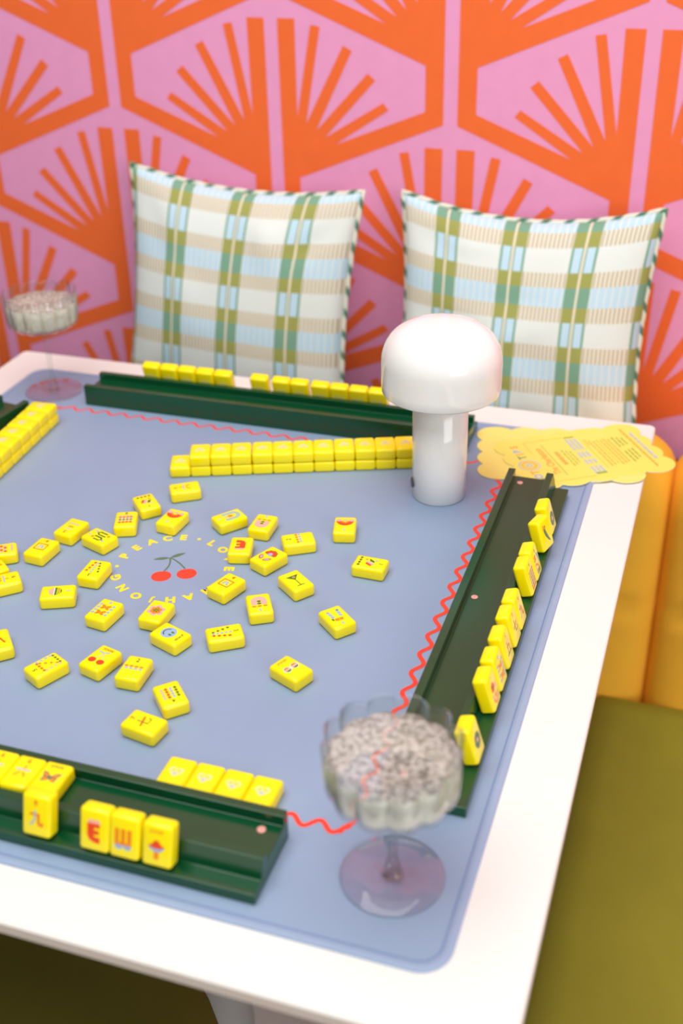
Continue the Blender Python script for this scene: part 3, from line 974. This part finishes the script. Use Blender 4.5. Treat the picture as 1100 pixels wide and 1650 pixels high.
# ------------------------------------------------------------------ tip cards
def card_outline(lx, ly, nx, ny, amp):
    pts = []
    def side(p, q, nrm_, n_):
        for i in range(n_ * 8):
            t = i / (n_ * 8)
            h = amp * abs(sin(pi * n_ * t)) ** 0.75
            pts.append((p[0] + (q[0] - p[0]) * t + nrm_[0] * h, p[1] + (q[1] - p[1]) * t + nrm_[1] * h))
    side((-lx, -ly), (lx, -ly), (0, -1), nx)
    side((lx, -ly), (lx, ly), (1, 0), ny)
    side((lx, ly), (-lx, ly), (0, 1), nx)
    side((-lx, ly), (-lx, -ly), (-1, 0), ny)
    return pts
cd2 = prism('tip_card', card_outline(0.0835, 0.0565, 5, 4, 0.0062), 0, 0.0009, CARD2, None, 0, CARDE)
cd2.location = (0.7440, -0.1045, MZ + 0.0002); cd2.rotation_euler = (0, 0, radians(13))
tag(cd2, 'pale yellow scallop edged card lying underneath the printed tip card', 'card')
cd = prism('tip_card', card_outline(0.0535, 0.0815, 4, 5, 0.0062), 0, 0.0009, CARD, None, 0, CARDE)
cd.location = (0.7713, -0.1035, MZ + 0.0013); cd.rotation_euler = (0, 0, radians(123.5))
tag(cd, 'yellow scallop edged tip card with printed text on top of the other card', 'card')
a = Art()
for s, x, c in (('H', -40, 'green'), ('O', -30, 'sky'), ('T', -21, 'oink'), ('T', 15, 'mint'), ('I', 22.5, 'oink'), ('P', 30.5, 'sky'), ('S', 40, 'oink')):
    a.text(s, x, 66, 9.5, c, 0.02)
a.ring(-4, 65.6, 10.4, 12, 'bink', n=32); a.ring(-4, 65.6, 5.6, 9.2, 'rule', n=28); a.ring(-4, 65.6, 1.6, 4.0, 'bink', n=20)
a.text('The Charleston', -1, 43, 9, 'oink', 0.012, 0, 0.8)
a.rect(-36, 34.6, 36, 35.6, 'gink')
def lines(x0, x1, y, h, col, n_, gap=1.4):
    random.seed(int(abs(x0 * 7 + y * 13)) + n_)
    ws = [random.uniform(0.6, 1.4) for _ in range(n_)]
    k = (x1 - x0 - gap * (n_ - 1)) / sum(ws)
    x = x0
    for w in ws:
        a.rect(x, y - h / 2, x + w * k, y + h / 2, col)
        x += w * k + gap
lines(-14, 16, 26, 4.6, 'oink', 6, 1.1)
for i, y in enumerate((18.5, 14.5, 10.5)):
    lines(-20 + 3 * i, 18 - 2 * i, y, 1.5, 'gink', 5)
for y in (3.4, -1.6, -6.6):
    for x0, x1 in ((-44, -26), (-20, -10), (-5, 8), (14, 40)):
        lines(x0, x1, y, 3.4, 'bink', max(2, int((x1 - x0) / 5)), 0.9)
lines(-44, -40, -2, 12, 'gink', 1); lines(43, 46, -2, 12, 'gink', 1)
a.rect(-46, 52, -20, 52.7, 'rule'); a.rect(-46.7, 6, -46, 52.7, 'rule'); a.rect(20, 52, 46, 52.7, 'rule'); a.rect(46, 6, 46.7, 52.7, 'rule')
a.rect(-34, -14, 34, -13.2, 'rule'); a.rect(20, -17, 34, -16, 'oink')
for i in range(6):
    lines(-32 + 2 * (i % 3), 30 - 3 * (i % 2), -20 - 4.4 * i, 1.4, 'oink' if i != 2 else 'rule', 8, 1.2)
for i in range(3):
    lines(-30 + 4 * i, -4 + 2 * i, -48 - 5 * i, 2.0, 'gink', 3); lines(6 + 2 * i, 30 - 2 * i, -48 - 5 * i, 2.0, 'gink', 3)
lines(-46, 46, -66, 2.2, 'oink', 12, 1.4)
lines(-30, 34, -73, 3.4, 'bink', 7, 1.8)
link('printed_text', a.mesh('printed_text', 0.0009), cd)

# ------------------------------------------------------------------ coupe glasses
def glass_mat(name, tint, ior=1.5):
    """thin clear glass: passes light straight through, mirrors by Fresnel"""
    m = bpy.data.materials.new(name)
    m.use_nodes = True
    t = m.node_tree
    for n_ in list(t.nodes):
        t.nodes.remove(n_)
    out = t.nodes.new('ShaderNodeOutputMaterial')
    tr = t.nodes.new('ShaderNodeBsdfTransparent'); tr.inputs[0].default_value = tint
    gl = t.nodes.new('ShaderNodeBsdfGlossy'); gl.inputs['Roughness'].default_value = 0.03
    lw = t.nodes.new('ShaderNodeLayerWeight'); lw.inputs[0].default_value = 0.5
    pw = t.nodes.new('ShaderNodeMath'); pw.operation = 'POWER'; pw.inputs[1].default_value = 3.0
    t.links.new(lw.outputs['Facing'], pw.inputs[0])
    fr = t.nodes.new('ShaderNodeMath'); fr.operation = 'MULTIPLY_ADD'; fr.inputs[1].default_value = 0.85; fr.inputs[2].default_value = 0.04
    t.links.new(pw.outputs[0], fr.inputs[0])
    mx = t.nodes.new('ShaderNodeMixShader')
    t.links.new(fr.outputs[0], mx.inputs[0]); t.links.new(tr.outputs[0], mx.inputs[1]); t.links.new(gl.outputs[0], mx.inputs[2])
    t.links.new(mx.outputs[0], out.inputs[0])
    return m
GLASS = glass_mat('clear_ribbed_glass', (0.945, 0.97, 0.96, 1))
GLASSP = glass_mat('pink_tinted_glass', (0.985, 0.965, 0.975, 1))
# drink: cloudy sparkling liquid with a bubbly surface
def drink_mat(name, lo, hi, see, scale):
    m = bpy.data.materials.new(name)
    m.use_nodes = True
    t = m.node_tree
    b_ = t.nodes['Principled BSDF']
    b_.inputs['Roughness'].default_value = 0.15
    tc_ = t.nodes.new('ShaderNodeTexCoord')
    n_ = t.nodes.new('ShaderNodeTexNoise'); n_.inputs['Scale'].default_value = scale; n_.inputs['Detail'].default_value = 3
    r_ = t.nodes.new('ShaderNodeValToRGB')
    r_.color_ramp.elements[0].position = 0.40; r_.color_ramp.elements[0].color = lin(lo)
    r_.color_ramp.elements[1].position = 0.58; r_.color_ramp.elements[1].color = lin(hi)
    t.links.new(tc_.outputs['Object'], n_.inputs['Vector']); t.links.new(n_.outputs['Fac'], r_.inputs['Fac'])
    t.links.new(r_.outputs['Color'], b_.inputs['Base Color'])
    tr = t.nodes.new('ShaderNodeBsdfTransparent')
    mx = t.nodes.new('ShaderNodeMixShader'); mx.inputs[0].default_value = see
    t.links.new(b_.outputs[0], mx.inputs[1]); t.links.new(tr.outputs[0], mx.inputs[2])
    t.links.new(mx.outputs[0], t.nodes['Material Output'].inputs[0])
    return m
DR = drink_mat('bubbly_drink_surface', (120, 114, 106), (236, 228, 220), 0.60, 260)
DRW = drink_mat('cloudy_drink_body', (222, 217, 202), (238, 232, 220), 0.20, 160)

NL = 12
def coupe(loc, rz, label, dlabel, HB, HR):
    g = empty('coupe_glass', loc, rz)
    tag(g, label, 'glass', 'scalloped coupe glasses')
    def lobe(t):
        return abs(sin(NL * t / 2)) ** 0.7
    def rf(t, r, z, i):
        w = max(0.0, min(1.0, (r - 0.012) / 0.022))
        rr = r * (1 + (0.085 * lobe(t) - 0.055) * w)
        zz = z + (0.0042 * (lobe(t) - 0.6) if z > HR - 0.004 else 0.0)
        return rr, zz
    outer = [(0.0, HB), (0.012, HB + .0002), (0.028, HB + .0008), (0.0372, HB + .0026), (0.0410, HB + .0062), (0.0424, HB + .012), (0.0430, HB + .022), (0.0438, HR - .001)]
    inner = [(0.0428, HR), (0.0420, HR - .003), (0.0414, HB + .022), (0.0408, HB + .0125), (0.0396, HB + .0075), (0.0362, HB + .0046), (0.027, HB + .0030), (0.012, HB + .0024), (0.0, HB + .0022)]
    link('bowl', lathe_mesh('bowl', outer + inner, 144, rf), g, GLASS)
    link('stem', lathe_mesh('stem', [(0.0, HB - .0003), (0.0062, HB - .0005), (0.0042, HB - .004), (0.0034, HB - .012), (0.0032, 0.05), (0.0034, 0.02), (0.0042, 0.0135), (0.0056, 0.011), (0.0042, 0.0085), (0.006, 0.0052), (0.0075, 0.0036), (0.0, 0.0034)], 32), g, GLASS)
    link('foot', lathe_mesh('foot', [(0.0, 0.0002), (0.034, 0.0002), (0.0356, 0.0009), (0.0352, 0.0017), (0.02, 0.0023), (0.0085, 0.0033), (0.0, 0.0034)], 72), g, GLASSP)
    dp = [(0.0, HB + .0027), (0.012, HB + .0029), (0.027, HB + .0036), (0.0356, HB + .0052), (0.0389, HB + .0080), (0.0401, HB + .0128), (0.0407, HB + .022), (0.0409, HR - .0125), (0.0402, HR - .0123), (0.02, HR - .0127), (0.0, HR - .0128)]
    d = link('drink', lathe_mesh('drink', dp, 144, rf), None, DR)
    d.data.materials.append(DRW)
    for p_ in d.data.polygons:
        if abs(p_.normal.z) < 0.8:
            p_.material_index = 1
    d.location = loc; d.rotation_euler = (0, 0, rz)
    tag(d, dlabel, 'drink', 'drinks in the coupe glasses')
    return g
coupe((0.7367, -0.7369, MZ), 0.2, 'scalloped coupe glass on a stem at the near right corner of the mat', 'cloudy sparkling drink in the near glass', 0.0745, 0.1195)
coupe((0.1107, -0.1096, MZ), 0.5, 'scalloped coupe glass on a stem at the far left corner of the mat', 'cloudy sparkling drink in the far left glass', 0.0865, 0.1305)

# ------------------------------------------------------------------ plaid cushions
PL = bpy.data.materials.new('plaid_weave')
PL.use_nodes = True
nt = PL.node_tree
bs = nt.nodes['Principled BSDF']
bs.inputs['Roughness'].default_value = 0.9
bs.inputs['Specular IOR Level'].default_value = 0.15
def mth(op, a_, b_=None):
    n_ = nt.nodes.new('ShaderNodeMath'); n_.operation = op
    for i, v in enumerate((a_, b_)):
        if v is None: continue
        if isinstance(v, (int, float)): n_.inputs[i].default_value = v
        else: nt.links.new(v, n_.inputs[i])
    return n_.outputs[0]
def mixc(f, c0, c1):
    n_ = nt.nodes.new('ShaderNodeMix'); n_.data_type = 'RGBA'
    nt.links.new(f, n_.inputs[0])
    for i, c in ((6, c0), (7, c1)):
        if isinstance(c, tuple): n_.inputs[i].default_value = c
        else: nt.links.new(c, n_.inputs[i])
    return n_.outputs[2]
def between(v, lo, hi):
    return mth('MULTIPLY', mth('GREATER_THAN', v, lo), mth('LESS_THAN', v, hi))
uvn = nt.nodes.new('ShaderNodeUVMap')
sep = nt.nodes.new('ShaderNodeSeparateXYZ')
nt.links.new(uvn.outputs[0], sep.inputs[0])
U, V = sep.outputs[0], sep.outputs[1]
fx = mth('FRACT', mth('DIVIDE', U, 0.098)); fy = mth('FRACT', mth('DIVIDE', V, 0.110))
cream, lblue, sage, olive, beige, dune, line = (lin(c) for c in ((224, 230, 226), (192, 220, 236), (124, 166, 142), (160, 162, 90), (232, 226, 210), (186, 176, 150), (238, 224, 202)))
hatch = mth('GREATER_THAN', mth('FRACT', mth('DIVIDE', U, 0.0058)), 0.55)
thin = mth('GREATER_THAN', mth('FRACT', mth('DIVIDE', U, 0.0098)), 0.82)
bluerow = mth('LESS_THAN', fy, 0.27)
creamrow = between(fy, 0.47, 0.80)
field = mixc(hatch, beige, dune)
field = mixc(creamrow, field, cream)
field = mixc(bluerow, field, mixc(thin, lblue, cream))
band = between(fx, 0.02, 0.38)
core = between(fx, 0.185, 0.215)
edge_ = mth('SUBTRACT', 1.0, between(fx, 0.055, 0.345))
inl = mth('MAXIMUM', between(fx, 0.165, 0.19), between(fx, 0.21, 0.235))
bcol = mixc(creamrow, olive, mixc(mth('MAXIMUM', edge_, inl), lblue, sage))
bcol = mixc(bluerow, bcol, sage)
bcol = mixc(core, bcol, line)
nt.links.new(mixc(band, field, bcol), bs.inputs['Base Color'])
nzz = nt.nodes.new('ShaderNodeTexNoise'); nzz.inputs['Scale'].default_value = 900
bpn = nt.nodes.new('ShaderNodeBump'); bpn.inputs['Strength'].default_value = 0.25; bpn.inputs['Distance'].default_value = 0.001
nt.links.new(uvn.outputs[0], nzz.inputs['Vector']); nt.links.new(nzz.outputs['Fac'], bpn.inputs['Height']); nt.links.new(bpn.outputs['Normal'], bs.inputs['Normal'])
# twisted two-colour cord
CO = bpy.data.materials.new('twisted_cord')
CO.use_nodes = True
nt = CO.node_tree
bs = nt.nodes['Principled BSDF']; bs.inputs['Roughness'].default_value = 0.9
uvn = nt.nodes.new('ShaderNodeUVMap'); sep = nt.nodes.new('ShaderNodeSeparateXYZ'); nt.links.new(uvn.outputs[0], sep.inputs[0])
w_ = mth('FRACT', mth('ADD', mth('DIVIDE', sep.outputs[0], 0.030), sep.outputs[1]))
nt.links.new(mixc(mth('GREATER_THAN', w_, 0.38), lin((70, 124, 98)), lin((226, 224, 208))), bs.inputs['Base Color'])

def pillow(name, loc, tilt, roll, yaw, size, off, label, seed, sag):
    rnd = random.Random(seed)
    h = size / 2
    N = 34
    def edge_pt(u, v):
        px = h * u * (1 - 0.075 * (1 - v * v)) ; py = h * v * (1 - (0.08 + (sag if v > 0 else 0)) * (1 - u * u))
        return px, py
    bumps = [(rnd.uniform(-.8, .8), rnd.uniform(-.8, .8), rnd.uniform(.2, .5), rnd.uniform(-.007, .007), rnd.uniform(0, pi)) for _ in range(14)]
    verts, faces, uvs = [], [], []
    idx = {}
    for side in (1, -1):
        for j in range(N + 1):
            for i in range(N + 1):
                u = -1 + 2 * i / N; v = -1 + 2 * j / N
                u = sin(u * pi / 2) * 0.6 + u * 0.4; v = sin(v * pi / 2) * 0.6 + v * 0.4
                rim = i in (0, N) or j in (0, N)
                if side == -1 and rim:
                    idx[(side, i, j)] = idx[(1, i, j)]; continue
                px, py = edge_pt(u, v)
                t = 0.056 * (max(0, (1 - u * u) * (1 - v * v))) ** 0.42 * (1 - 0.18 * v)
                if not rim:
                    for bx_, by_, br, bh, ba_ in bumps:
                        du, dv = u - bx_, v - by_
                        al = du * cos(ba_) + dv * sin(ba_); ac = -du * sin(ba_) + dv * cos(ba_)
                        t += bh * math.exp(-(al / br) ** 2 - (ac / (br * 0.3)) ** 2) * min(1, 3 * (1 - max(abs(u), abs(v))))
                idx[(side, i, j)] = len(verts)
                verts.append((px, -side * t, py)); uvs.append((h * u * 1.06 + off[0], h * v * 1.06 + off[1]))
    for side in (1, -1):
        for j in range(N):
            for i in range(N):
                q = [idx[(side, i, j)], idx[(side, i + 1, j)], idx[(side, i + 1, j + 1)], idx[(side, i, j + 1)]]
                faces.append(q if side == 1 else q[::-1])
    me = bpy.data.meshes.new('cover')
    me.from_pydata(verts, [], faces)
    uvl = me.uv_layers.new(name='UVMap')
    for lp_ in me.loops:
        uvl.data[lp_.index].uv = uvs[lp_.vertex_index]
    root = empty(name, loc)
    root.rotation_euler = (radians(-tilt), radians(roll), radians(yaw))
    tag(root, label, 'cushion', 'plaid cushions against the wall')
    link('cover', me, root, PL, True)
    # cord round the seam
    path = []
    for k in range(4):
        for i in range(40):
            s = -1 + 2 * i / 40
            u, v = ((s, -1), (1, s), (-s, 1), (-1, -s))[k]
            px, py = edge_pt(u, v)
            wv = 0.0018 * sin(i * 1.6)
            path.append(Vector((px * (1 + wv * 2), 0.0, py * (1 + wv * 2))))
    cv, cf, cuv = [], [], []
    n_ = len(path); L_ = 0.0
    for i in range(n_ + 1):
        p0 = path[(i - 1) % n_]; p1 = path[(i + 1) % n_]; c_ = path[i % n_]
        if i: L_ += (c_ - path[i - 1]).length
        tg = (p1 - p0).normalized(); s1 = Vector((0, 1, 0)); s2 = tg.cross(s1)
        for k in range(6):
            al = 2 * pi * k / 6
            cv.append(c_ + (s1 * cos(al) + s2 * sin(al)) * 0.0036); cuv.append((L_, k / 6))
    for i in range(n_):
        for k in range(6):
            cf.append((i * 6 + k, i * 6 + (k + 1) % 6, (i + 1) * 6 + (k + 1) % 6, (i + 1) * 6 + k))
    cm = bpy.data.meshes.new('piping')
    cm.from_pydata(cv, [], cf)
    ul = cm.uv_layers.new(name='UVMap')
    for lp_ in cm.loops:
        ul.data[lp_.index].uv = cuv[lp_.vertex_index]
    link('piping', cm, root, CO, True)
    return root
pillow('cushion', (0.240, 0.185, 0.766), 10, 2.5, -1, 0.345, (0.012, 0.05), 'plaid cushion with corded edge, left of the two on the banquette', 3, 0.03)
pillow('cushion', (0.643, 0.180, 0.766), 10, -0.5, -2, 0.338, (0.03, 0.055), 'plaid cushion with corded edge, right of the two behind the lamp', 8, 0.075)
